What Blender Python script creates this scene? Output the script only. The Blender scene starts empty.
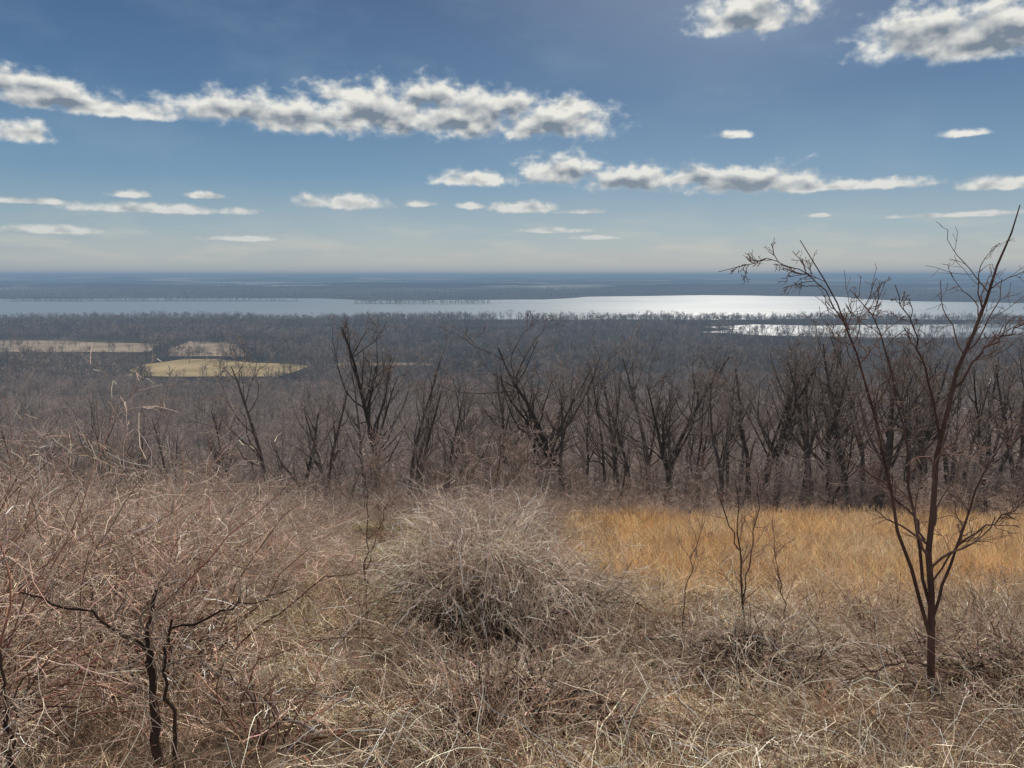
import bpy, math, numpy as np
rng=np.random.default_rng(7)
S=bpy.context.scene
S.view_settings.view_transform='Standard'; S.view_settings.look='None'; S.view_settings.exposure=0
F=759.0; PITCH=math.radians(8.17)
SUN_AZ=math.radians(15.5); SUN_EL=math.radians(36)

# ---------------------------------------------------------------- helpers
def lin(r,g,b):
    return tuple(((c/255)/12.92 if c/255<=0.04045 else ((c/255+0.055)/1.055)**2.4) for c in (r,g,b))
def W(px,py,d):
    sp,cp=math.sin(PITCH),math.cos(PITCH)
    a=(px-512)/F; b=(384-py)/F
    return np.array([a*d, d*(cp+b*sp), d*(-sp+b*cp)])
def hsh(i,j,s):
    n=(i*374761393+j*668265263+s*1442695041).astype(np.int64)&0x7fffffff
    n=((n^(n>>13))*1274126177)&0x7fffffff
    n=(n^(n>>16))&0x7fffffff
    return n/2147483647.0
def vnoise(x,y,s=0):
    x=np.asarray(x,float);y=np.asarray(y,float)
    i=np.floor(x).astype(np.int64);j=np.floor(y).astype(np.int64)
    fx=x-i;fy=y-j;fx=fx*fx*(3-2*fx);fy=fy*fy*(3-2*fy)
    return (hsh(i,j,s)*(1-fx)+hsh(i+1,j,s)*fx)*(1-fy)+(hsh(i,j+1,s)*(1-fx)+hsh(i+1,j+1,s)*fx)*fy
def fbm(x,y,o=4,s=0):
    v=0;a=.5;t=0
    for k in range(o):
        v=v+a*vnoise(x*2**k,y*2**k,s+k*17);t+=a;a*=.5
    return v/t
def sstep(a,b,x):
    t=np.clip((np.asarray(x,float)-a)/(b-a),0,1);return t*t*(3-2*t)
PY=[-80,-20,0,4,8,12,18,25,29,40,60,100,200,400,650,720]
PZ=[-3,-1.6,-1.75,-2.9,-4.2,-5.4,-6.95,-8.5,-9.8,-14,-21.5,-34,-58,-84,-99,-100]
def H(x,y):
    x=np.asarray(x,float);y=np.asarray(y,float)
    z=np.interp(y,PY,PZ)
    z=z-6*sstep(4,50,-x)*sstep(10,45,y)*(1-sstep(120,300,y))
    near=1-sstep(25,60,y)
    z=z+near*(fbm(x*.35,y*.35,3,5)-.5)*.45*sstep(1.5,5,y)
    mid=sstep(40,120,y)*(1-sstep(450,680,y))
    z=z+mid*(fbm(x/70,y/70,3,9)-.5)*22
    far=sstep(3900,5200,y+ (fbm(x/1500,y/3000,3,21)-.5)*1600)
    h=far*(30+ 30*sstep(6000,9000,y)+ 34*sstep(9500,13000,y))
    h=h+far*(fbm(x/1100,y/1100,5,31)-.5)*(80-10*sstep(9000,12000,y))
    h=h+sstep(9000,12000,y)*sstep(1800,4500,x)*18
    h=np.where(h>95,95+28*np.tanh((h-95)/28),h)
    return z+h
def norm(v): return v/np.maximum(np.linalg.norm(v,axis=-1,keepdims=True),1e-9)

class Acc:
    def __init__(s): s.v=[];s.f=[];s.c=[];s.n=0
    def tubes(s,P,R,col,sides=3,r=None):
        N,K,_=P.shape
        if N==0: return
        T=norm(np.gradient(P,axis=1))
        ref=norm(rng.normal(size=(N,1,3)))
        n1=norm(np.cross(T,ref)); n2=np.cross(T,n1)
        if sides==2: ang=[0,math.pi]
        else: ang=[2*math.pi*k/sides for k in range(sides)]
        V=np.stack([P+R[...,None]*(math.cos(a)*n1+math.sin(a)*n2) for a in ang],axis=2)
        idx=np.arange(N*K*sides).reshape(N,K,sides)+s.n
        fs=[]
        for q in range(1 if sides==2 else sides):
            q2=(q+1)%sides
            fs.append(np.stack([idx[:,:-1,q],idx[:,:-1,q2],idx[:,1:,q2],idx[:,1:,q]],-1).reshape(-1,4))
        s.v.append(V.reshape(-1,3));s.f.append(np.concatenate(fs))
        c=np.broadcast_to(np.asarray(col,float).reshape(-1,1,1,3) if np.ndim(col)>1 else np.asarray(col,float),(N,K,sides,3))
        s.c.append(c.reshape(-1,3)); s.n+=N*K*sides
    def mesh(s,name,mat):
        v=np.concatenate(s.v);f=np.concatenate(s.f);c=np.concatenate(s.c)
        me=bpy.data.meshes.new(name)
        me.vertices.add(len(v));me.vertices.foreach_set('co',v.astype(np.float32).ravel())
        me.loops.add(f.size);me.loops.foreach_set('vertex_index',f.astype(np.int32).ravel())
        me.polygons.add(len(f));me.polygons.foreach_set('loop_start',np.arange(0,f.size,4,dtype=np.int32))
        me.update(calc_edges=True)
        a=me.attributes.new('col','FLOAT_COLOR','POINT')
        a.data.foreach_set('color',np.concatenate([c,np.ones((len(c),1))],1).astype(np.float32).ravel())
        me.materials.append(mat)
        return me
def add(name,me,loc=(0,0,0),link=True):
    o=bpy.data.objects.new(name,me);o.location=loc
    if link: S.collection.objects.link(o)
    return o

def grow(P,R,n,t0,t1,L,ang,K,wob,up,rr,taper=.25,lv=.35,tl=.5):
    N,K0,_=P.shape
    plen=np.linalg.norm(np.diff(P,axis=1),axis=2).sum(1)
    t=rng.uniform(t0,t1,(N,n))
    ft=t*(K0-1);i=np.clip(ft.astype(int),0,K0-2);f=ft-i
    b=np.arange(N)[:,None]
    pos=P[b,i]*(1-f[...,None])+P[b,i+1]*f[...,None]
    rad=R[b,i]*(1-f)+R[b,i+1]*f
    T=norm(P[b,i+1]-P[b,i])
    pr=norm(np.cross(T,rng.normal(size=T.shape)))
    a=np.radians(ang)*rng.uniform(.6,1.35,(N,n))[...,None]
    D=norm(np.cos(a)*T+np.sin(a)*pr)
    ln=plen[:,None]*L*(1-tl*(t-t0)/(t1-t0+1e-6))*rng.uniform(1-lv,1+lv,(N,n))
    M=N*n
    return curves(pos.reshape(M,3),D.reshape(M,3),ln.reshape(M),np.minimum(rad*rr,rad).reshape(M),K,wob,up,taper)
def curves(pos,D,ln,r0,K,wob,up,taper=.25):
    M=len(pos)
    out=np.zeros((M,K,3));out[:,0]=pos
    for k in range(1,K):
        D=norm(D+rng.normal(size=D.shape)*wob+np.array([0,0,up]))
        out[:,k]=out[:,k-1]+D*(ln/(K-1))[:,None]
    R=r0[:,None]*np.linspace(1,taper,K)[None]
    return out,R
def colvar(base,n,v=.25,hue=.06):
    b=np.array(base)[None]*np.exp(rng.normal(size=(n,1))*v)
    return np.clip(b*(1+rng.normal(size=(n,3))*hue),0,.85)

# ---------------------------------------------------------------- materials
def newmat(name):
    m=bpy.data.materials.new(name);m.use_nodes=True
    nt=m.node_tree;nt.nodes.clear();return m,nt,nt.nodes,nt.links
def plant_mat(name,trans=.3,var=.35,scale=6.0,mul=1.0):
    m,nt,n,l=newmat(name)
    at=n.new('ShaderNodeAttribute');at.attribute_name='col'
    oi=n.new('ShaderNodeObjectInfo')
    mr=n.new('ShaderNodeMapRange');mr.inputs['To Min'].default_value=(1-var)*mul;mr.inputs['To Max'].default_value=(1+var)*mul
    l.new(oi.outputs['Random'],mr.inputs['Value'])
    tc=n.new('ShaderNodeNewGeometry')
    no=n.new('ShaderNodeTexNoise');no.inputs['Scale'].default_value=scale;no.inputs['Detail'].default_value=1
    l.new(tc.outputs['Position'],no.inputs['Vector'])
    mr2=n.new('ShaderNodeMapRange');mr2.inputs['From Min'].default_value=.3;mr2.inputs['From Max'].default_value=.7
    mr2.inputs['To Min'].default_value=.7;mr2.inputs['To Max'].default_value=1.25
    l.new(no.outputs['Fac'],mr2.inputs['Value'])
    mu=n.new('ShaderNodeMath');mu.operation='MULTIPLY';l.new(mr.outputs[0],mu.inputs[0]);l.new(mr2.outputs[0],mu.inputs[1])
    vm=n.new('ShaderNodeVectorMath');vm.operation='SCALE';l.new(at.outputs['Color'],vm.inputs[0]);l.new(mu.outputs[0],vm.inputs['Scale'])
    d=n.new('ShaderNodeBsdfDiffuse')
    l.new(vm.outputs[0],d.inputs['Color'])
    o=n.new('ShaderNodeOutputMaterial')
    if trans>0:
        t=n.new('ShaderNodeBsdfTranslucent');l.new(vm.outputs[0],t.inputs['Color'])
        mx=n.new('ShaderNodeMixShader');mx.inputs[0].default_value=trans
        l.new(d.outputs[0],mx.inputs[1]);l.new(t.outputs[0],mx.inputs[2]);l.new(mx.outputs[0],o.inputs['Surface'])
    else: l.new(d.outputs[0],o.inputs['Surface'])
    return m
M_grass=plant_mat('dry_grass_mat',0,0,3,1.15)
M_gold=plant_mat('golden_grass_mat',.3,0,3,1.1)
M_twig=plant_mat('twig_mat',0,.15,3,1.15)
M_tree=plant_mat('bark_mat',0,.3,2)
M_far=plant_mat('far_tree_mat',.0,.4,.02)

def ground_mat():
    m,nt,n,l=newmat('ground_mat')
    g=n.new('ShaderNodeNewGeometry')
    sep=n.new('ShaderNodeSeparateXYZ');l.new(g.outputs['Position'],sep.inputs[0])
    def noise(sc,det=5,vec=None):
        x=n.new('ShaderNodeTexNoise');x.inputs['Scale'].default_value=sc;x.inputs['Detail'].default_value=det
        l.new(vec or g.outputs['Position'],x.inputs['Vector']);return x.outputs['Fac']
    def ramp(fac,stops):
        r=n.new('ShaderNodeValToRGB');l.new(fac,r.inputs[0])
        e=r.color_ramp.elements
        e[0].position=stops[0][0];e[0].color=(*stops[0][1],1);e[1].position=stops[1][0];e[1].color=(*stops[1][1],1)
        for p,c in stops[2:]:
            q=e.new(p);q.color=(*c,1)
        return r.outputs[0]
    def mix(f,a,b):
        x=n.new('ShaderNodeMix');x.data_type='RGBA';l.new(f,x.inputs[0]);l.new(a,x.inputs[6]);l.new(b,x.inputs[7]);return x.outputs[2]
    def mr(v,a,b):
        x=n.new('ShaderNodeMapRange');x.interpolation_type='SMOOTHSTEP';x.inputs['From Min'].default_value=a;x.inputs['From Max'].default_value=b;l.new(v,x.inputs['Value']);return x.outputs[0]
    near=ramp(noise(9,5),[(.3,(.035,.025,.018)),(.5,(.10,.07,.05)),(.7,(.22,.165,.12))])
    litter=ramp(noise(1.2,4),[(.35,(.08,.062,.05)),(.65,(.19,.147,.118))])
    flood=ramp(noise(.006,5),[(.4,(.045,.042,.038)),(.6,(.10,.086,.068))])
    mp=n.new('ShaderNodeMapping');mp.inputs['Scale'].default_value=(.0010,.0016,.001);l.new(g.outputs['Position'],mp.inputs[0])
    hills=ramp(noise(1.0,7,mp.outputs[0]),[(.42,(.008,.012,.012)),(.54,(.025,.03,.028)),(.585,(.20,.185,.15)),(.68,(.38,.35,.29))])
    c=mix(mr(sep.outputs['Y'],26,34),near,litter)
    c=mix(mr(sep.outputs['Y'],500,800),c,flood)
    c=mix(mr(sep.outputs['Y'],4200,4900),c,hills)
    b=n.new('ShaderNodeBsdfDiffuse');b.inputs['Roughness'].default_value=.6
    l.new(c,b.inputs['Color'])
    bp=n.new('ShaderNodeBump');bp.inputs['Strength'].default_value=.6;bp.inputs['Distance'].default_value=.05
    l.new(noise(14,4),bp.inputs['Height']);l.new(bp.outputs[0],b.inputs['Normal'])
    o=n.new('ShaderNodeOutputMaterial');l.new(b.outputs[0],o.inputs['Surface']);return m

# ---------------------------------------------------------------- terrain
ys=np.concatenate([np.linspace(-70,0,25,endpoint=False),np.linspace(0,40,110,endpoint=False),np.geomspace(40,45000,330)])
ss=np.linspace(-1.7,1.7,420)
Yg=np.repeat(ys[:,None],len(ss),1)
Xg=ss[None]*(30+np.maximum(Yg,0)*.9+np.maximum(-Yg,0)*.3)
Zg=H(Xg,Yg)
v=np.stack([Xg,Yg,Zg],-1).reshape(-1,3)
nr,nc=Yg.shape;ii=np.arange(nr*nc).reshape(nr,nc)
f=np.stack([ii[:-1,:-1],ii[:-1,1:],ii[1:,1:],ii[1:,:-1]],-1).reshape(-1,4)
a=Acc();a.v=[v];a.f=[f];a.c=[np.ones((len(v),3))*.1]
gm=a.mesh('ground',ground_mat());gm.shade_smooth()
add('ground',gm)

def sheet(name,pts,z,mat):
    me=bpy.data.meshes.new(name)
    me.from_pydata([(x,y,z) for x,y in pts],[],[list(range(len(pts)))])
    me.materials.append(mat);me.update();return add(name,me)
def wig(pts,amp,step,s):
    out=[]
    for k in range(len(pts)):
        x0,y0=pts[k];x1,y1=pts[(k+1)%len(pts)]
        L=math.hypot(x1-x0,y1-y0);m=max(1,int(L/step))
        for q in range(m):
            t=q/m;x=x0+(x1-x0)*t;y=y0+(y1-y0)*t
            out.append((x+(fbm(x/(step*3),y/(step*3),3,s)-.5)*amp,y+(fbm(x/(step*3)+50,y/(step*3),3,s)-.5)*amp))
    return [(float(x),float(y)) for x,y in out]
def water_mat():
    m,nt,n,l=newmat('water_mat')
    b=n.new('ShaderNodeBsdfPrincipled');b.inputs['Base Color'].default_value=(.16,.19,.21,1)
    b.inputs['Roughness'].default_value=.40;b.inputs['IOR'].default_value=1.33
    g=n.new('ShaderNodeNewGeometry');mp=n.new('ShaderNodeMapping');mp.inputs['Scale'].default_value=(.002,.006,.002);l.new(g.outputs['Position'],mp.inputs[0])
    no=n.new('ShaderNodeTexNoise');no.inputs['Scale'].default_value=1;no.inputs['Detail'].default_value=5;l.new(mp.outputs[0],no.inputs['Vector'])
    mr=n.new('ShaderNodeMapRange');mr.inputs['From Min'].default_value=.35;mr.inputs['From Max'].default_value=.65;mr.inputs['To Min'].default_value=.34;mr.inputs['To Max'].default_value=.42
    l.new(no.outputs[0],mr.inputs['Value']);l.new(mr.outputs[0],b.inputs['Roughness'])
    o=n.new('ShaderNodeOutputMaterial');l.new(b.outputs[0],o.inputs['Surface']);return m
MW=water_mat()
def field_mat(name,c1,c2):
    m,nt,n,l=newmat(name)
    g=n.new('ShaderNodeNewGeometry');no=n.new('ShaderNodeTexNoise');no.inputs['Scale'].default_value=.02;no.inputs['Detail'].default_value=7
    l.new(g.outputs['Position'],no.inputs['Vector'])
    r=n.new('ShaderNodeValToRGB');l.new(no.outputs[0],r.inputs[0]);r.color_ramp.elements[0].position=.35;r.color_ramp.elements[1].position=.65
    r.color_ramp.elements[0].color=(*c1,1);r.color_ramp.elements[1].color=(*c2,1)
    b=n.new('ShaderNodeBsdfDiffuse');l.new(r.outputs[0],b.inputs['Color'])
    o=n.new('ShaderNodeOutputMaterial');l.new(b.outputs[0],o.inputs['Surface']);return m
def X(px,y): return (px-512)/F*(y*.99+14)
lake=[(-3000,1950),(-1400,1780),(-200,1740),(600,1720),(2600,1740),(4200,2600),
      (X(1010,2750),2750),(X(900,2950),2950),(X(835,3550),3550),(X(700,3800),3800),(X(590,3500),3500),(X(545,3150),3150),(X(470,3050),3050),
      (X(360,2980),2980),(X(330,3300),3300),(X(150,3350),3350),(X(0,3200),3200),(-3600,3300)]
lakeW=wig(lake,160,90,3)
sheet('lake_water',lakeW,-99.2,MW)
slough=[(X(690,1330),1300),(X(760,1250),1250),(X(1000,1230),1230),(1500,1210),(1500,1500),(X(1000,1560),1540),(X(860,1560),1500),(X(760,1560),1560),(X(700,1450),1450),(X(745,1400),1390)]
sloughW=wig(slough,130,50,4)
sheet('slough_water',sloughW,-99.3,MW)
isl=[[(X(0,2900),2900),(X(300,2900),2930),(X(300,2900),2960),(X(180,2900),3000),(X(0,2900),2990)],
     [(X(345,2600),2640),(X(480,2600),2620),(X(500,2600),2650),(X(350,2600),2680)]]
MI=field_mat('island_mat',(.05,.045,.04),(.1,.09,.07))
ISL=[]
for q in isl:
    w=wig(q,60,40,8);ISL.append(w);sheet('river_island',w,-98.9,MI)
MF1=field_mat('hay_field_mat',(.21,.165,.09),(.34,.265,.155)); MF2=field_mat('stubble_field_mat',(.19,.15,.112),(.30,.24,.18))
f1=wig([(X(148,800),740),(X(305,800),755),(X(312,850),830),(X(255,880),870),(X(215,910),905),(X(178,900),905),(X(148,860),850)],32,25,11)
f2=wig([(X(180,960),935),(X(248,960),935),(X(238,1100),1090),(X(180,1100),1150),(X(162,1000),1010)],32,30,12)
f3=wig([(X(-120,1000),985),(X(150,1000),995),(X(165,1130),1110),(X(60,1130),1150),(X(-120,1130),1170)],40,40,13)
f4=wig([(X(330,850),830),(X(440,850),835),(X(430,870),862),(X(340,870),866)],30,30,14)
sheet('hay_field',f1,-99.4,MF1);sheet('stubble_field',f2,-99.35,MF2);sheet('stubble_field',f3,-99.45,MF2);sheet('stubble_field',f4,-99.4,MF2)

def inpoly(px,py,poly):
    ins=np.zeros(px.shape,bool);n=len(poly);j=n-1
    for i in range(n):
        xi,yi=poly[i];xj,yj=poly[j]
        if yi!=yj:
            c=((yi>py)!=(yj>py))&(px<(xj-xi)*(py-yi)/(yj-yi)+xi)
            ins^=c
        j=i
    return ins

# ---------------------------------------------------------------- bare trees
def tree_acc(h=14,det=2,spread=1.0,lean=0,seed=0,tw=1.0,base=(.10,.08,.068),twc=(.20,.155,.13),forks=1,thick=1.0,t0=.35):
    a=Acc()
    D=norm(np.array([[lean+rng.normal()*.05,rng.normal()*.05,1.0]]))
    P,R=curves(np.zeros((1,3)),D,np.array([h*.9]),np.array([h*.0135*thick]),12,.08,.06,.15)
    trunks=[(P,R)]
    if forks>1:
        q=grow(P,R,forks-1,.15,.4,.62,28,10,.1,.10,.75,.2,.15,.2);trunks.append(q)
    a.tubes(P,R,base,6)
    if forks>1: a.tubes(*trunks[1],base,5)
    allb=[]
    for q in trunks:
        b=grow(*q,12 if det>1 else 8,t0,.97,.42*spread,44,8,.15,.10,.55,.2,.35,.45)
        a.tubes(*b,np.array(base)*1.1,4 if det>1 else 3);allb.append(b)
    B=np.concatenate([b[0] for b in allb]);BR=np.concatenate([b[1] for b in allb])
    C,CR=grow(B,BR,5,.25,1,.45,42,6 if det>1 else 4,.15,.05,.6,.25)
    a.tubes(C,np.maximum(CR,.008*tw),(np.array(base)+np.array(twc))/2,3 if det>1 else 2)
    if det==0: return a
    E,ER=grow(C,CR,4,.2,1,.5,40,5 if det>1 else 3,.15,.04,.6,.35)
    a.tubes(E,np.maximum(ER,.006*tw),twc,2 if det<2 else 3)
    if det>1:
        G,GR=grow(E,ER,2,.2,1,.55,38,3,.15,.04,.6,.4)
        a.tubes(G,np.maximum(GR,.0045*tw),np.array(twc)*1.1,2)
    return a
def far_tree(h=18):
    a=Acc()
    P,R=curves(np.zeros((1,3)),np.array([[0,0,1.]]),np.array([h*.85]),np.array([.28]),4,.05,.05,.3)
    a.tubes(P,R,(.14,.12,.10),3)
    B=grow(P,R,9,.3,1,.5,42,3,.12,.1,.6,.4,.3,.5);a.tubes(*B,(.19,.158,.132),2)
    C,CR=grow(*B,6,.2,1,.5,42,3,.2,.05,.6,.5);a.tubes(C,np.maximum(CR,.10),(.30,.24,.20),2)
    return a
def shrub_acc(h=2.0,n=26,c1=(.17,.12,.10),c2=(.30,.235,.20),droop=-.03,spread=.55,tw=1,k2=5,wob=.13,shade_core=0):
    a=Acc()
    def stems(n,h,rs):
        th=rng.uniform(0,6.28,n);rr=rng.uniform(0,.3,n)*h*.5
        pos=np.stack([np.cos(th)*rr,np.sin(th)*rr,np.zeros(n)-.05],1)
        D=norm(np.stack([np.cos(th)*spread*rng.uniform(.1,1.2,n),np.sin(th)*spread*rng.uniform(.1,1.2,n),np.ones(n)],1))
        return curves(pos,D,h*rng.uniform(.6,1.3,n),rng.uniform(.005,.013,n)*tw*rs,12,wob,droop,.25)
    P,R=stems(n,h,1)
    a.tubes(P,R,colvar(c1,n,.35),3)
    B,BR=grow(P,R,8,.2,1,.42,50,7,.22,droop*.6,.6,.35)
    a.tubes(B,np.maximum(BR,.0025*tw),colvar((np.array(c1)+np.array(c2))/2,len(B),.4),3)
    C,CR=grow(B,BR,k2,.15,1,.5,48,4,.26,-.02,.7,.5)
    a.tubes(C,np.maximum(CR,.0018*tw),colvar(c2,len(C),.45),2)
    if shade_core:
        Q,QR=stems(shade_core,h*.6,1.1);a.tubes(Q,QR,colvar((.065,.042,.034),shade_core,.3),3)  # dark inner stems: the bush's interior shade put into their colour
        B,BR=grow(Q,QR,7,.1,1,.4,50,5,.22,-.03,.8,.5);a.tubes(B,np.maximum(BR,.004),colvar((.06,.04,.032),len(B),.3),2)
    return a

def make_coll(name,accs,mat):
    c=bpy.data.collections.new(name)
    for k,q in enumerate(accs):
        o=bpy.data.objects.new(name+'_variant_%02d'%k,q.mesh(name+'_variant_%02d'%k,mat));c.objects.link(o)
    return c
def scatter(name,pts,scl,coll,nvar,tilt=.05):
    N=len(pts)
    me=bpy.data.meshes.new(name);me.vertices.add(N);me.vertices.foreach_set('co',pts.astype(np.float32).ravel())
    q=me.attributes.new('scl','FLOAT_VECTOR','POINT');s=np.stack([scl*rng.uniform(.85,1.2,N),scl*rng.uniform(.85,1.2,N),scl],1);q.data.foreach_set('vector',s.astype(np.float32).ravel())
    q=me.attributes.new('rot','FLOAT_VECTOR','POINT');r=np.stack([rng.normal(size=N)*tilt,rng.normal(size=N)*tilt,rng.uniform(0,6.28,N)],1);q.data.foreach_set('vector',r.astype(np.float32).ravel())
    q=me.attributes.new('idx','INT','POINT');q.data.foreach_set('value',rng.integers(0,nvar,N).astype(np.int32))
    o=add(name,me)
    g=bpy.data.node_groups.new(name+'_gn','GeometryNodeTree')
    g.interface.new_socket('Geometry',in_out='INPUT',socket_type='NodeSocketGeometry')
    g.interface.new_socket('Geometry',in_out='OUTPUT',socket_type='NodeSocketGeometry')
    n=g.nodes;l=g.links
    gi=n.new('NodeGroupInput');go=n.new('NodeGroupOutput')
    ip=n.new('GeometryNodeInstanceOnPoints');ci=n.new('GeometryNodeCollectionInfo')
    ci.inputs['Collection'].default_value=coll;ci.inputs['Separate Children'].default_value=True;ci.inputs['Reset Children'].default_value=True
    def na(nm,t):
        x=n.new('GeometryNodeInputNamedAttribute');x.data_type=t;x.inputs['Name'].default_value=nm
        return [k for k in x.outputs if k.enabled and k.name=='Attribute'][0]
    l.new(gi.outputs[0],ip.inputs['Points']);l.new(ci.outputs[0],ip.inputs['Instance'])
    ip.inputs['Pick Instance'].default_value=True
    l.new(na('idx','INT'),ip.inputs['Instance Index']);l.new(na('rot','FLOAT_VECTOR'),ip.inputs['Rotation']);l.new(na('scl','FLOAT_VECTOR'),ip.inputs['Scale'])
    l.new(ip.outputs[0],go.inputs[0])
    md=o.modifiers.new('scatter','NODES');md.node_group=g
    return o
def pts_rand(n,y0,y1,k=.85,pad=20,jit=True):
    y=np.sqrt(rng.uniform(y0*y0,y1*y1,n));x=rng.uniform(-1,1,n)*(k*y+pad);return x,y

c_far=make_coll('floodplain_tree',[far_tree(h) for h in (15,17,18,20,16)],M_far)
x,y=pts_rand(20000,640,1740,.74)
inf=inpoly(x,y,f1)|inpoly(x,y,f2)|inpoly(x,y,f3)|inpoly(x,y,f4)
bad=(inf&(fbm(x/25,y/25,2,67)<.68))|inpoly(x,y,sloughW)|inpoly(x,y,lakeW)
bad|=(fbm(x/120,y/60,4,61)<.33)
bad|=(x<X(320,y))&(x>X(150,y))&(y>680)&(y<755)&(rng.uniform(size=x.shape)<.86)
bad|=(x<X(165,y))&(y>900)&(y<990)&(rng.uniform(size=x.shape)<.86)
bad|=(x>X(700,y))&(y>1160)&(y<1250)&(rng.uniform(size=x.shape)<.7)
k=~bad;x,y=x[k],y[k]
x2=rng.uniform(300,1500,420);y2=1370+(fbm(x2/200,x2*0,3,5)-.5)*180+rng.normal(size=420)*12
x=np.concatenate([x,x2]);y=np.concatenate([y,y2])
for w in ISL:
    wx=np.array(w);mx=rng.uniform(wx[:,0].min(),wx[:,0].max(),600);my=rng.uniform(wx[:,1].min(),wx[:,1].max(),600)
    kk=inpoly(mx,my,w);x=np.concatenate([x,mx[kk]]);y=np.concatenate([y,my[kk]])
sc=rng.uniform(.55,1.2,len(x))*(.6+.8*fbm(x/150,y/90,3,91))
x3=rng.uniform(X(150,915),X(300,915),60);y3=918+rng.normal(size=60)*6
x=np.concatenate([x,x3]);y=np.concatenate([y,y3]);sc=np.concatenate([sc,rng.uniform(.35,.7,60)])
xf,yf=pts_rand(8500,2700,4500,.74)
kk=~inpoly(xf,yf,lakeW)&~((yf<3000)&(np.abs(xf)<800))
x=np.concatenate([x,xf[kk]]);y=np.concatenate([y,yf[kk]])
sc=np.concatenate([sc,rng.uniform(.9,1.6,int(kk.sum()))])
scatter('floodplain_forest',np.stack([x,y,H(x,y)-.5],1),sc,c_far,5)

c_mid=make_coll('hillside_tree',[tree_acc(h,1,1.1,tw=4.2,forks=fk,base=(.21,.172,.145),twc=(.50,.40,.34)) for h,fk in ((13,2),(15,1),(12,3),(14,2),(11,2))],M_tree)
x,y=pts_rand(5200,74,700,.72,8)
k=~((x<X(320,y))&(x>X(150,y))&(y>640));x,y=x[k],y[k]
left=sstep(0,30,-x)*(1-sstep(80,180,y))
sc=rng.uniform(.6,1.25,len(x))*(1-.25*left)
scatter('hillside_woods',np.stack([x,y,H(x,y)-.3],1),sc,c_mid,5)
c_sap=make_coll('understory_sapling',[tree_acc(h,1,1.3,tw=1.8,forks=3,base=(.19,.15,.125),twc=(.41,.32,.27)) for h in (5,6,4.5,5.5)],M_tree)
x=rng.uniform(-70,70,1000);y=rng.uniform(31,85,1000)
k=(x<1)|(y>40);x,y=x[k],y[k];k=np.abs(x)<y*.73+5;x,y=x[k],y[k]
scatter('understory_saplings',np.stack([x,y,H(x,y)-.1],1),rng.uniform(.5,1.1,len(x)),c_sap,4)

hero=[tree_acc(h,2,sp,lean=ln,forks=fk,tw=1.7,thick=1.2,base=(.10,.082,.07),twc=(.31,.25,.215),t0=tt) for h,sp,ln,fk,tt in ((15,.9,.05,2,.4),(14,.85,-.08,1,.45),(16,1.0,0,2,.42),(15,.65,.06,1,.5),(13,1.0,-.02,2,.4),(15.5,.75,.04,1,.5),(15,.7,-.1,1,.45),(14,1.0,.1,2,.42))]
hm=[q.mesh('bare_tree_mesh_%d'%i,M_tree) for i,q in enumerate(hero)]
hH=[max(v.co.z for v in m.vertices) for m in hm]
spots=[(322,46,335,1),(400,50,318,0),(418,55,335,3),(563,48,316,2),(590,54,345,1),(655,50,340,4),(535,56,360,3),(490,60,370,5),
 (690,52,345,6),(715,47,345,0),(745,50,330,1),(765,55,340,5),(790,48,330,3),(815,53,330,2),(838,49,340,7),(862,55,338,4),(890,48,338,3),(915,52,332,5),(945,50,336,0),(975,47,336,2),(1000,53,330,6),(1030,48,330,5),
 (1070,50,330,1),(1110,54,335,2),(625,58,360,3),(380,62,355,1),(455,58,360,7),(250,62,395,4),(190,58,405,3),(120,56,400,2),(60,60,402,5),(10,58,398,0),(-40,56,400,1),
 (350,58,370,3),(510,52,362,6),(640,56,355,3),(672,60,352,5),(730,58,342,3),(778,60,345,4),(828,62,342,5),(878,62,345,1),(930,61,342,3),(988,62,340,5),(475,52,385,3),(290,60,388,5),(225,66,400,1),(155,64,405,0),(90,66,402,3),(35,64,400,4),
 (548,62,350,0),(576,60,352,3),(606,50,358,7),(664,55,350,2),(702,62,345,3),(722,54,350,1),(756,63,338,3),(802,57,340,6),(850,53,345,3),(903,56,340,1),(918,63,338,4),(958,55,340,3),(1015,57,338,1),(440,50,372,3),(365,52,380,7),(520,64,352,4),(812,65,338,0),(866,66,336,2),(740,66,338,0),(690,66,344,4),(630,66,348,1),(770,50,352,7),(955,66,335,2),(598,68,345,6),(645,70,345,0),(785,70,336,7),(895,70,338,0),
 (500,56,366,1),(552,54,356,5),(616,62,352,3),(680,48,362,5),(708,58,350,6),(752,47,350,3),(782,54,345,5),(806,48,352,1),(828,55,345,3),(872,50,350,5),(900,62,345,6),(932,54,345,3),(965,59,342,1),(990,50,348,3),(1008,62,340,5),(340,54,372,5),(392,58,352,5),(430,58,362,6),(468,64,368,1)]
for px,yy,top,m in spots:
    px+=rng.normal()*4; yy+=rng.normal()*1.5
    if top not in (335,318,316): top+=rng.normal()*10
    xx=X(px,yy)
    z0=float(H(xx,yy))-.2
    ang=PITCH+math.atan((top-6-384)/F);zt=-yy*math.tan(ang)
    s=(zt-z0)/hH[m]
    o=add('bare_tree',hm[m],(xx,yy,z0));w_=max(s,.7)*rng.uniform(.75,1.15);o.scale=(w_,w_*rng.uniform(.9,1.1),s);o.rotation_euler=(rng.normal()*.04,rng.normal()*.04,rng.uniform(0,6.28))
for _ in range(34):
    yy=rng.uniform(78,170);xx=rng.uniform(-.70,.05)*yy;m=int(rng.integers(0,8))
    o=add('bare_tree',hm[m],(xx,yy,float(H(xx,yy))-.3));s=rng.uniform(.8,1.15);o.scale=(s*1.1,s*1.1,s);o.rotation_euler=(rng.normal()*.05,rng.normal()*.05,rng.uniform(0,6.28))

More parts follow.
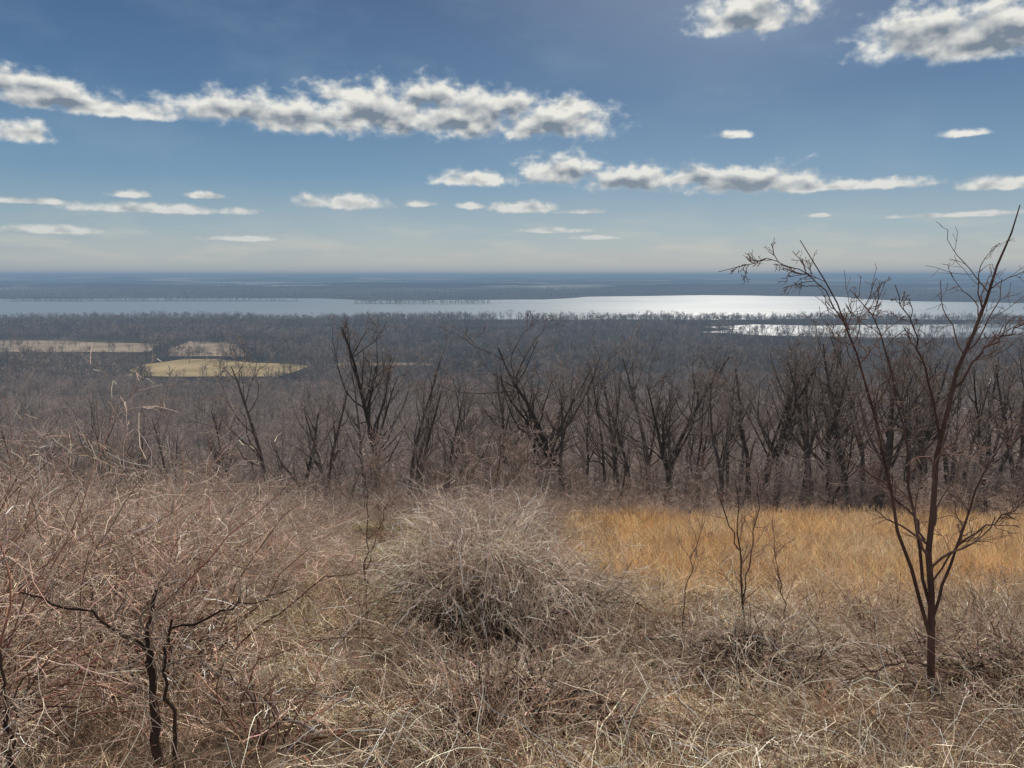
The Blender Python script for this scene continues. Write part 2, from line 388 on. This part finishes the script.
# ---------------------------------------------------------------- near brush
c_shr=make_coll('brush_shrub',[shrub_acc(h,20,(.23,.165,.13),(.45,.35,.285),dr,sp,1.3) for h,dr,sp in ((2.2,-.02,.5),(1.8,-.06,.8),(2.5,.01,.35),(1.5,-.09,1.0),(2.0,-.04,.6))],M_twig)
x=rng.uniform(-30,8,1150);y=rng.uniform(9,36,1150)
edge=np.where(y>20,1.2,.5)+ (fbm(y/3,y*0,2,4)-.5)*2
k=(x<edge)&(x>-y*.73-2)&(fbm(x/3,y/3,3,14)>.44)
k&=~((x>-3.4-(y-6)*.10)&(x<.6)&(y<15))
x,y=x[k],y[k]
sc=rng.uniform(.35,1.05,len(x))*np.where(x>-9,np.interp(y,[9,16,36],[.8,.75,.8]),1.05)
scatter('brush_thicket',np.stack([x,y,H(x,y)],1),sc,c_shr,5,.15)
x=rng.uniform(1,24,130);y=rng.uniform(24,30,130);k=fbm(x/3,y/3,3,114)>.40;x,y=x[k],y[k]
scatter('field_edge_brush',np.stack([x,y,H(x,y)],1),rng.uniform(.3,.75,len(x)),c_shr,5,.12)
c_low=make_coll('low_scrub',[shrub_acc(h,13,(.19,.12,.09),(.48,.37,.28),dr,sp,.8,shade_core=9) for h,dr,sp in ((.9,-.10,1.0),(.7,-.14,1.3),(1.1,-.05,.6),(.9,-.16,1.4))],M_twig)
x=rng.uniform(-7,15,560);y=rng.uniform(3.0,17,560)
k=(np.abs(x)<y*.73+1)&(fbm(x/1.5,y/1.5,3,24)>.43)&~((x>2.2)&(y>12.0)&(rng.uniform(size=560)<.6))
x,y=x[k],y[k]
scatter('foreground_scrub',np.stack([x,y,H(x,y)],1),rng.uniform(.4,.95,len(x)),c_low,4,.3)

def grass(name,x,y,L,r,base,upz,wob,droop,K=5,v=.25,flat=1.0,mat=None):
    n=len(x);pos=np.stack([x,y,H(x,y)-.02],1)
    th=rng.uniform(0,6.28,n)
    D=norm(np.stack([np.cos(th)*flat,np.sin(th)*flat,upz],1))
    P,R=curves(pos,D,L,r,K,wob,droop,.35)
    g=H(P[...,0],P[...,1])+.01;P[:,1:,2]=np.maximum(P[:,1:,2],g[:,1:])
    a=Acc();c=base if np.ndim(base)>1 else colvar(base,n,v)
    a.tubes(P,R,c,2);return add(name,a.mesh(name,mat or M_grass))
n=280000
y=2+28*rng.uniform(size=n)**1.25;x=rng.uniform(-1,1,n)*(y*.72+1.0)
d=fbm(x/.9,y/.9,4,44);k=(d>.43+.09*rng.normal(size=n));x,y,d=x[k],y[k],d[k]
n=len(x)
big=fbm(x/2.5,y/2.5,3,55)
base=np.where((big>.5)[:,None],np.array([[.64,.49,.33]]),np.array([[.45,.32,.22]]))
gr=(fbm(x/2,y/2,3,66)>.54)&(x<-.5)&(y>8)
base=np.where(gr[:,None],np.array([[.32,.32,.15]]),base)
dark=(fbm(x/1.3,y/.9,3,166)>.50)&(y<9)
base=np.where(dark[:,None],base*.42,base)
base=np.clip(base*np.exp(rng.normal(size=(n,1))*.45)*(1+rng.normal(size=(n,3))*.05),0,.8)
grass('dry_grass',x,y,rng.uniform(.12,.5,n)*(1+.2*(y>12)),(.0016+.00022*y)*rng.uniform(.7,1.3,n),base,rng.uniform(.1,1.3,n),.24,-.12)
n=34000
y=2+18*rng.uniform(size=n)**1.2;x=rng.uniform(-1,1,n)*(y*.72+1.0)
k=fbm(x/1.4,y/1.4,3,88)>.40;x,y=x[k],y[k];n=len(x)
cl=np.where((rng.uniform(size=n)<.45)[:,None],np.array([[.20,.115,.08]]),np.array([[.70,.57,.43]]))*np.exp(rng.normal(size=(n,1))*.35)
grass('dead_stems',x,y,rng.uniform(.4,1.2,n),(.0018+.00018*y)*rng.uniform(.7,1.5,n),np.clip(cl,0,.8),rng.uniform(.3,1.4,n),.27,-.17,10)
n=165000
y=rng.uniform(9.0,27,n);x=rng.uniform(.2,21,n)
xe=1.7+(fbm(y/2,y*0,3,7)-.5)*3.2-(y-24)*.03; ye=11.4+(fbm(x/2,x*0,3,8)-.5)*4.8-sstep(5,9,x)*1.8
k=(x>xe+rng.normal(size=n)*.7)&(y>ye+rng.normal(size=n)*1.2)&(x<y*.73+1.5)&(fbm(x/1.0,y/1.0,4,9)>.38+.07*rng.normal(size=n))&(y<25+3*(fbm(x/1.5,x*0,3,92)-.3))
x,y=x[k],y[k];n=len(x)
mixf=np.clip(fbm(x/1.8,y/1.2,4,19)*3.2-.95,0,1)[:,None]*sstep(10,14,y)[:,None]
base=(1-mixf)*np.array([[.56,.41,.26]])+mixf*np.array([[.57,.355,.175]])
base=np.clip(base*np.exp(rng.normal(size=(n,1))*.38)*(.5+.9*fbm(x/.6,y/.6,2,17))[:,None],0,.85)
grass('golden_grass',x,y,rng.uniform(.25,.8,n)*(.45+1.15*fbm(x/.8,y/.8,3,71)),(.0016+.0002*y)*rng.uniform(.7,1.3,n),base,rng.uniform(.8,3.0,n),.19,-.06,5,mat=M_gold)

def mound(name,cx,cy,rad,h,n,c1,c2,seedcol=.35,shade_core=True):
    a=Acc()
    def arcs(n,rad,h,rr):
        th=rng.uniform(0,6.28,n);r0=rad*rng.uniform(0,.5,n)
        bx=cx+np.cos(th)*r0;by=cy+np.sin(th)*r0
        K=12;t=np.linspace(0,1,K)[None]
        az=th+rng.normal(size=n)*.8
        reach=rad*rng.uniform(.3,1.2,n);hh=h*rng.uniform(.5,1.1,n)*(1-.28*(reach/rad))
        hh=hh*(.8+.5*fbm(bx*1.6+40,by*1.6,2,3))
        prof=np.sin(np.clip(t*math.pi*rng.uniform(.7,.98,(n,1)),0,math.pi))**.75
        out=(t**1.1)*reach[:,None]
        sw=rng.normal(size=(n,1))*.35*t**2*rad*.9
        px_=bx[:,None]+np.cos(az)[:,None]*out-np.sin(az)[:,None]*sw
        py_=by[:,None]+np.sin(az)[:,None]*out+np.cos(az)[:,None]*sw
        P=np.stack([px_,py_,H(px_,py_)*.5+float(H(cx,cy))*.5+hh[:,None]*prof],-1)
        P=P+np.cumsum(rng.normal(size=P.shape)*.026,axis=1)
        return P,np.repeat((rng.uniform(.0028,.006,n)*rr)[:,None],K,1)*np.linspace(1,.4,K)[None]
    P,R=arcs(n,rad,h,1)
    a.tubes(P,R,colvar(c1,n,seedcol),3)
    B,BR=grow(P,R,6,.3,1,.26,42,6,.24,-.06,.7,.5);a.tubes(B,np.maximum(BR,.0018),colvar(c2,len(B),.35),2)
    C,CR=grow(B,BR,2,.2,1,.6,45,4,.25,-.03,.8,.6);a.tubes(C,np.maximum(CR,.0016),colvar(c2,len(C),.35),2)
    if shade_core:
        Q,QR=arcs(int(n*.7),rad*.8,h*.66,1.6);a.tubes(Q,QR,colvar((.06,.042,.034),len(Q),.3),3)  # near-black arcs added inside, painting the shaded hollow of the mound
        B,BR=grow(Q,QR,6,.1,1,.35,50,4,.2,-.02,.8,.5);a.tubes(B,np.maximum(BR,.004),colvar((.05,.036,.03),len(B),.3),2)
    return add(name,a.mesh(name,M_twig))
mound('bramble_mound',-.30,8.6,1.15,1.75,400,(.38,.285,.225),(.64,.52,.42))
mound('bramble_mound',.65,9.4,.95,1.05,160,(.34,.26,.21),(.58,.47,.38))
mound('bramble_mound',-4.6,12.5,1.8,1.7,260,(.34,.25,.20),(.52,.405,.33),shade_core=False)
mound('bramble_mound',-8.0,13.5,2.2,1.9,280,(.34,.25,.20),(.52,.405,.33),shade_core=False)
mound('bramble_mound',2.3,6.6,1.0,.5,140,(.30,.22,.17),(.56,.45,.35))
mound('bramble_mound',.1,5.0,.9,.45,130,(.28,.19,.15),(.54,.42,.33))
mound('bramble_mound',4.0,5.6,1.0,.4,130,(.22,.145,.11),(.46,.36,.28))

def bush(name,cx,cy,h,n,sp,c1=(.20,.105,.078),c2=(.54,.405,.315),dr=-.08):
    q=shrub_acc(h,n,c1,c2,dr,sp,1,6,.17,shade_core=int(n*.7))
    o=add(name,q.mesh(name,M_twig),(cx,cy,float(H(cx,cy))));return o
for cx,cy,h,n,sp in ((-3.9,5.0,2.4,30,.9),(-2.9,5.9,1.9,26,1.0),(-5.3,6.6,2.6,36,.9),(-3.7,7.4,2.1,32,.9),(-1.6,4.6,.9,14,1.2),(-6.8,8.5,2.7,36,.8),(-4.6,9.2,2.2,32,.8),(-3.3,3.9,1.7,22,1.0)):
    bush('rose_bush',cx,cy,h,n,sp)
def hand(name,stems,tw=(5,.3),K=14,base=(.10,.058,.045),twc=(.24,.155,.125),t1=.97,curl=.15):
    a=Acc();Ps=[];Rs=[]
    for pts,r0,r1 in stems:
        p=np.array([W(*q) for q in pts]);t=np.linspace(0,1,len(p));tt=np.linspace(0,1,K)
        c=np.stack([np.interp(tt,t,p[:,i]) for i in range(3)],1)
        for _ in range(2): c[1:-1]=.25*c[:-2]+.5*c[1:-1]+.25*c[2:]
        c[1:-1]+=rng.normal(size=c[1:-1].shape)*.012
        Ps.append(c);Rs.append(np.linspace(r0,r1,K))
    P=np.array(Ps);R=np.array(Rs)
    a.tubes(P,R,base,6)
    B,BR=grow(P,R,tw[0],.25,t1,tw[1],42,9,curl,.02,.5,.3);a.tubes(B,np.maximum(BR,.003),(np.array(base)+np.array(twc))/2,4)
    C,CR=grow(B,BR,4,.2,1,.5,42,6,.2,.0,.6,.4);a.tubes(C,np.maximum(CR,.0022),twc,3)
    D_,DR=grow(C,CR,2,.2,1,.5,45,5,.2,.0,.6,.5);a.tubes(D_,np.maximum(DR,.0018),twc,3)
    return add(name,a.mesh(name,M_twig))
hand('sapling_tree',[
 ([(933,722,6.0),(933,650,6.0),(930,600,6.0),(925,540,6.0),(935,470,6.0),(945,400,6.0),(965,345,5.95),(988,295,5.9),(1008,250,5.9),(1020,205,5.9)],.034,.004),
 ([(931,640,6.0),(905,560,5.9),(890,480,5.8),(868,400,5.75),(850,330,5.7),(828,285,5.7),(800,240,5.7)],.016,.003),
 ([(931,610,6.0),(915,530,6.1),(905,450,6.2),(895,380,6.3),(880,320,6.3),(850,290,6.4)],.014,.003),
 ([(932,620,6.0),(950,560,6.1),(975,500,6.2),(1000,440,6.2),(1030,400,6.3)],.013,.003),
 ([(940,440,6.0),(928,380,5.9),(912,330,5.8),(895,285,5.8)],.011,.003),
 ([(950,390,6.0),(985,350,6.1),(1010,330,6.1),(1050,310,6.2)],.011,.003),
 ([(925,540,6.0),(900,500,6.1),(870,470,6.2),(830,455,6.3)],.010,.003),
 ([(850,330,5.7),(815,275,5.6),(770,256,5.6),(718,272,5.6)],.005,.002),
 ([(928,590,6.0),(960,540,5.9),(1000,520,5.8),(1040,490,5.8)],.009,.003),
 ([(932,665,6.0),(900,662,5.8),(870,672,5.7),(835,684,5.6)],.010,.003)],(16,.19),t1=.86,curl=.2,base=(.085,.052,.042),twc=(.19,.125,.10))
hand('young_sapling',[([(748,655,8.4),(742,600,8.4),(738,540,8.4),(735,480,8.4)],.016,.004),([(742,600,8.4),(752,550,8.5),(760,500,8.5),(757,470,8.5)],.009,.003),([(739,550,8.4),(725,515,8.3),(715,480,8.3),(700,465,8.3)],.008,.003)],(9,.25))
hand('young_sapling',[([(367,625,9.5),(366,570,9.5),(368,520,9.5),(366,470,9.5)],.013,.003),([(366,570,9.5),(380,530,9.5),(388,500,9.5),(395,480,9.5)],.007,.002)],(8,.25))
hand('young_sapling',[([(680,650,9.0),(684,610,9.0),(690,560,9.0),(705,520,9.0)],.009,.003),([(783,640,8.5),(785,600,8.5),(775,560,8.5),(772,520,8.5)],.007,.003)],(8,.3))
hand('old_sapling',[([(160,775,4.1),(154,720,4.1),(152,670,4.1),(148,630,4.1),(156,590,4.2)],.030,.009),([(182,790,4.1),(172,720,4.1),(164,660,4.1),(172,620,4.05)],.014,.006),([(152,660,4.1),(120,628,4.05),(70,604,4.0),(20,592,3.9)],.011,.004),([(150,640,4.1),(200,622,4.15),(250,602,4.2),(290,590,4.3)],.009,.003),([(-4,640,3.8),(4,700,3.8),(12,740,3.8),(18,800,3.8)],.005,.016)],(12,.34),base=(.055,.038,.03),twc=(.5,.39,.31),curl=.22)
hand('fallen_branch',[([(190,655,6.6),(250,695,6.0),(310,730,5.3),(385,775,4.6)],.016,.012),([(250,695,6.0),(300,690,5.9),(340,700,5.8),(370,712,5.6)],.007,.004)],(2,.15),base=(.15,.14,.14),twc=(.3,.26,.23))

# ---------------------------------------------------------------- haze (air layer over the valley)
me=bpy.data.meshes.new('haze');b=48000;z0,z1=-160,24
me.from_pydata([(-b,-b,z0),(b,-b,z0),(b,b,z0),(-b,b,z0),(-b,-b,z1),(b,-b,z1),(b,b,z1),(-b,b,z1)],[],[(0,3,2,1),(4,5,6,7),(0,1,5,4),(1,2,6,5),(2,3,7,6),(3,0,4,7)])
m,nt,n,l=newmat('haze_mat')
SIG=2.1e-4; HC=lin(120,143,166)
va=n.new('ShaderNodeVolumeAbsorption');va.inputs['Color'].default_value=(0,0,0,1);va.inputs['Density'].default_value=SIG
em=n.new('ShaderNodeEmission');em.inputs['Color'].default_value=(*HC,1);em.inputs['Strength'].default_value=SIG  # even glow stands in for sunlight scattered by the air
ad=n.new('ShaderNodeAddShader');l.new(va.outputs[0],ad.inputs[0]);l.new(em.outputs[0],ad.inputs[1])
o=n.new('ShaderNodeOutputMaterial');l.new(ad.outputs[0],o.inputs['Volume']);me.materials.append(m);add('haze',me)

# ---------------------------------------------------------------- sky (cheap world) + cloud shell
sd=(math.sin(SUN_AZ)*math.cos(SUN_EL),math.cos(SUN_AZ)*math.cos(SUN_EL),math.sin(SUN_EL))
def mth(op,a,b=None,c=None):
    x=n.new('ShaderNodeMath');x.operation=op
    for i,q in enumerate((a,b,c)):
        if q is None: continue
        if isinstance(q,(int,float)): x.inputs[i].default_value=q
        else: l.new(q,x.inputs[i])
    return x.outputs[0]
def vmt(op,a,b=None,out=0):
    x=n.new('ShaderNodeVectorMath');x.operation=op
    for i,q in enumerate((a,b)):
        if q is None: continue
        if isinstance(q,tuple): x.inputs[i].default_value=q
        else: l.new(q,x.inputs[i])
    return x.outputs[out]
def mixc(f,a,b):
    x=n.new('ShaderNodeMix');x.data_type='RGBA'
    for i,q in ((0,f),(6,a),(7,b)):
        if isinstance(q,float): x.inputs[i].default_value=q
        elif isinstance(q,tuple): x.inputs[i].default_value=(*q,1)
        else: l.new(q,x.inputs[i])
    return x.outputs[2]
def sm(v,a,b,c=0.,d=1.):
    x=n.new('ShaderNodeMapRange');x.interpolation_type='SMOOTHSTEP'
    for i,q in enumerate((a,b,c,d)): x.inputs[i+1].default_value=q
    l.new(v,x.inputs[0]);return x.outputs[0]
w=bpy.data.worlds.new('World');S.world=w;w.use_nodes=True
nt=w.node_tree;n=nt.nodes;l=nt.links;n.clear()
tc=n.new('ShaderNodeTexCoord');sp=n.new('ShaderNodeSeparateXYZ');l.new(tc.outputs['Generated'],sp.inputs[0])
el=mth('ARCSINE',sp.outputs[2])
sky=n.new('ShaderNodeTexSky');sky.sky_type='NISHITA';sky.sun_disc=False;sky.sun_elevation=SUN_EL;sky.sun_rotation=SUN_AZ;sky.altitude=200
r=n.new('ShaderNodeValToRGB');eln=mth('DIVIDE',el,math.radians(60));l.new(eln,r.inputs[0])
st=[(0,(184,186,182)),(1.1,(176,183,183)),(3.3,(150,172,184)),(6.9,(108,146,176)),(12.3,(76,114,153)),(18.6,(61,93,133)),(24,(84,114,152)),(34,(215,218,222)),(60,(228,230,234))]  # high stops, above the view, are brightened as added fill light
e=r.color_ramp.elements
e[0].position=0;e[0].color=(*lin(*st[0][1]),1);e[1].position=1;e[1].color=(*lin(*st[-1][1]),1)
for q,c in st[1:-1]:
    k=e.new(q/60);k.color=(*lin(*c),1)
base=r.outputs[0]
dt=vmt('DOT_PRODUCT',tc.outputs['Generated'],sd,1)
gl=sm(dt,.90,1.0);base=mixc(mth('MULTIPLY',gl,.22),base,(.62,.72,.8))
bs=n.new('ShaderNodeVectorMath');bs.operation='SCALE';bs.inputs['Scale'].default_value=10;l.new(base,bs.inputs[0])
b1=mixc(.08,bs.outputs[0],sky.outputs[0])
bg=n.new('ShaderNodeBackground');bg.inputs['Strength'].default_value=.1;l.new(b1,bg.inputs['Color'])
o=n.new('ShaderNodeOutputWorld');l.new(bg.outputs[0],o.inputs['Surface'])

RC=42000
azs=np.radians(np.linspace(-52,52,60));els=np.radians(np.linspace(.6,24,24))
A,E=np.meshgrid(azs,els)
v=np.stack([np.sin(A)*np.cos(E),np.cos(A)*np.cos(E),np.sin(E)],-1).reshape(-1,3)*RC
nr,nc=A.shape;ii=np.arange(nr*nc).reshape(nr,nc)
f=np.stack([ii[:-1,:-1],ii[:-1,1:],ii[1:,1:],ii[1:,:-1]],-1).reshape(-1,4)
m,nt,n,l=newmat('cloud_mat')
g=n.new('ShaderNodeNewGeometry');nv=vmt('NORMALIZE',g.outputs['Position'])
sp=n.new('ShaderNodeSeparateXYZ');l.new(nv,sp.inputs[0])
az=mth('ARCTAN2',sp.outputs[0],sp.outputs[1]);el=mth('ARCSINE',sp.outputs[2])
cb=n.new('ShaderNodeCombineXYZ');l.new(az,cb.inputs[0]);l.new(el,cb.inputs[1]);l.new(el,cb.inputs[2]);P=cb.outputs[0]
cb2=n.new('ShaderNodeCombineXYZ');l.new(az,cb2.inputs[0]);l.new(el,cb2.inputs[1])
def nz(scale,det,mapv,off=(0,0,0),rough=.55,dist=0):
    q=vmt('ADD',cb2.outputs[0],off);q=vmt('MULTIPLY',q,mapv)
    x=n.new('ShaderNodeTexNoise');x.inputs['Scale'].default_value=scale;x.inputs['Detail'].default_value=det;x.inputs['Roughness'].default_value=rough;x.inputs['Distortion'].default_value=dist
    l.new(q,x.inputs['Vector']);return x.outputs['Fac']
def azel(px,py):
    d=W(px,py,1.0);d=d/np.linalg.norm(d);return math.atan2(d[0],d[1]),math.asin(d[2])
blobs=[(235,104,60,15),(300,110,62,20),(385,104,74,27),(470,110,66,25),(555,116,56,21),(345,92,30,9),(430,92,42,15),(510,100,30,12),(570,102,24,9),
(25,80,50,12),(60,96,55,11),(120,108,60,8),(12,130,30,10),
(480,177,44,9),(562,166,40,17),(640,176,50,13),(700,174,50,11),(755,178,70,14),(840,184,66,6),
(348,201,36,8),(160,208,58,5),(525,206,30,7),(470,205,13,4),(420,203,13,4),(580,211,22,3),(730,134,17,4.5),(128,193,16,4),(210,195,16,3.5),
(755,6,52,22),(935,24,58,24),(980,38,50,16),(1015,18,44,24),(1010,182,30,6),(60,229,34,4.5),(555,230,32,3),(600,237,25,2.5),(960,214,50,2.5),(245,238,32,3),(20,200,30,3),(965,132,20,4),(820,215,12,2)]
def chain(bl,sx=1.25,sy=1.38,below=1.8,sk=.25):
    D=None
    for px,py,ra,rb in bl:
        a0,e0=azel(px,py)
        ca=ra*sx/F*math.cos(e0);rb2=rb*sy/F
        q=vmt('SUBTRACT',P,(a0,e0-rb2*.3,e0-rb2*.3));q=vmt('MINIMUM',q,(9,9,0));q=vmt('MULTIPLY',q,(1/ca,1/rb2,below/rb2));q=vmt('LENGTH',q,None,1)
        D=q if D is None else mth('SMOOTH_MIN',D,q,sk)
    return mth('SUBTRACT',1.0,D)
ff=chain(blobs)
base_bl=[(px,py+rb*.45,ra*1.05,rb*.75) for px,py,ra,rb in blobs if rb>=11]
fb=chain(base_bl,1.1,1.15,1.0,.3)
n1=nz(32,6,(1,1.4,1),rough=.47,dist=.12);n2=nz(32,3,(1,1.4,1),(.002,.009,0),.42,.12);n1s=nz(32,3,(1,1.4,1),(0,0,0),.42,.12)
nb=nz(10,2,(1,2.2,1));nf=nz(95,4,(1,1.3,1),rough=.5)
dens=mth('ADD',ff,mth('MULTIPLY',mth('SUBTRACT',n1,.45),1.6));dens=mth('ADD',dens,mth('MULTIPLY',mth('SUBTRACT',nb,.5),.6));dens=mth('ADD',dens,mth('MULTIPLY',mth('SUBTRACT',nf,.5),.7))
gate=sm(ff,-.8,-.2)
alpha=mth('MULTIPLY',mth('MULTIPLY',sm(dens,-.08,.65),gate),.98)
dl=mth('MULTIPLY',mth('SUBTRACT',n1s,n2),3.0)
lit=mth('ADD',mth('SUBTRACT',.98,mth('MULTIPLY',sm(dens,.5,1.5),.28)),dl)
lit=mth('SUBTRACT',lit,mth('MULTIPLY',sm(mth('ADD',fb,mth('MULTIPLY',mth('SUBTRACT',n1,.5),1.0)),-.05,.75),.68))
lit=mth('MINIMUM',mth('MAXIMUM',lit,0.),1.)
cc=mixc(lit,lin(122,134,148),lin(238,236,228))  # sunlit parts and grey undersides are painted into the emitted colour
hz=sm(el,math.radians(2),math.radians(9),.45,.0)
cc=mixc(hz,cc,lin(176,186,190))
veil=mth('MULTIPLY',sm(nz(5,6,(1,2.2,1)),.45,.75),.22)
low=mth('MULTIPLY',mth('MULTIPLY',sm(el,math.radians(1.5),math.radians(5.5),1.,0.),sm(nz(9,6,(1,5,1)),.42,.68)),.5)
va_=mth('MAXIMUM',veil,mth('MULTIPLY',low,sm(el,math.radians(.6),math.radians(1.3),0.,1.)))
vc=mixc(sm(el,math.radians(3),math.radians(8)),lin(208,205,193),lin(150,172,192))
col=mixc(alpha,vc,cc)
al=mth('MAXIMUM',alpha,va_)
em=n.new('ShaderNodeEmission');l.new(col,em.inputs[0]);tr=n.new('ShaderNodeBsdfTransparent')
mx=n.new('ShaderNodeMixShader');l.new(al,mx.inputs[0]);l.new(tr.outputs[0],mx.inputs[1]);l.new(em.outputs[0],mx.inputs[2])
o=n.new('ShaderNodeOutputMaterial');l.new(mx.outputs[0],o.inputs['Surface'])
try: m.cycles.emission_sampling='NONE'
except Exception: pass
me=bpy.data.meshes.new('clouds');me.from_pydata(v.tolist(),[],f.tolist());me.materials.append(m);me.update();add('clouds',me)

# ---------------------------------------------------------------- sun + camera
from mathutils import Vector
L=bpy.data.lights.new('sun','SUN');L.energy=5;L.angle=math.radians(.5);L.color=(1,.92,.79)
lo=bpy.data.objects.new('sun',L);S.collection.objects.link(lo)
lo.rotation_euler=Vector(sd).to_track_quat('Z','Y').to_euler()
cam=bpy.data.cameras.new('camera');cam.sensor_width=36;cam.lens=F/1024*36;cam.clip_end=120000;cam.clip_start=.05
co=bpy.data.objects.new('camera',cam);S.collection.objects.link(co);co.rotation_euler=(math.pi/2-PITCH,0,0);S.camera=co
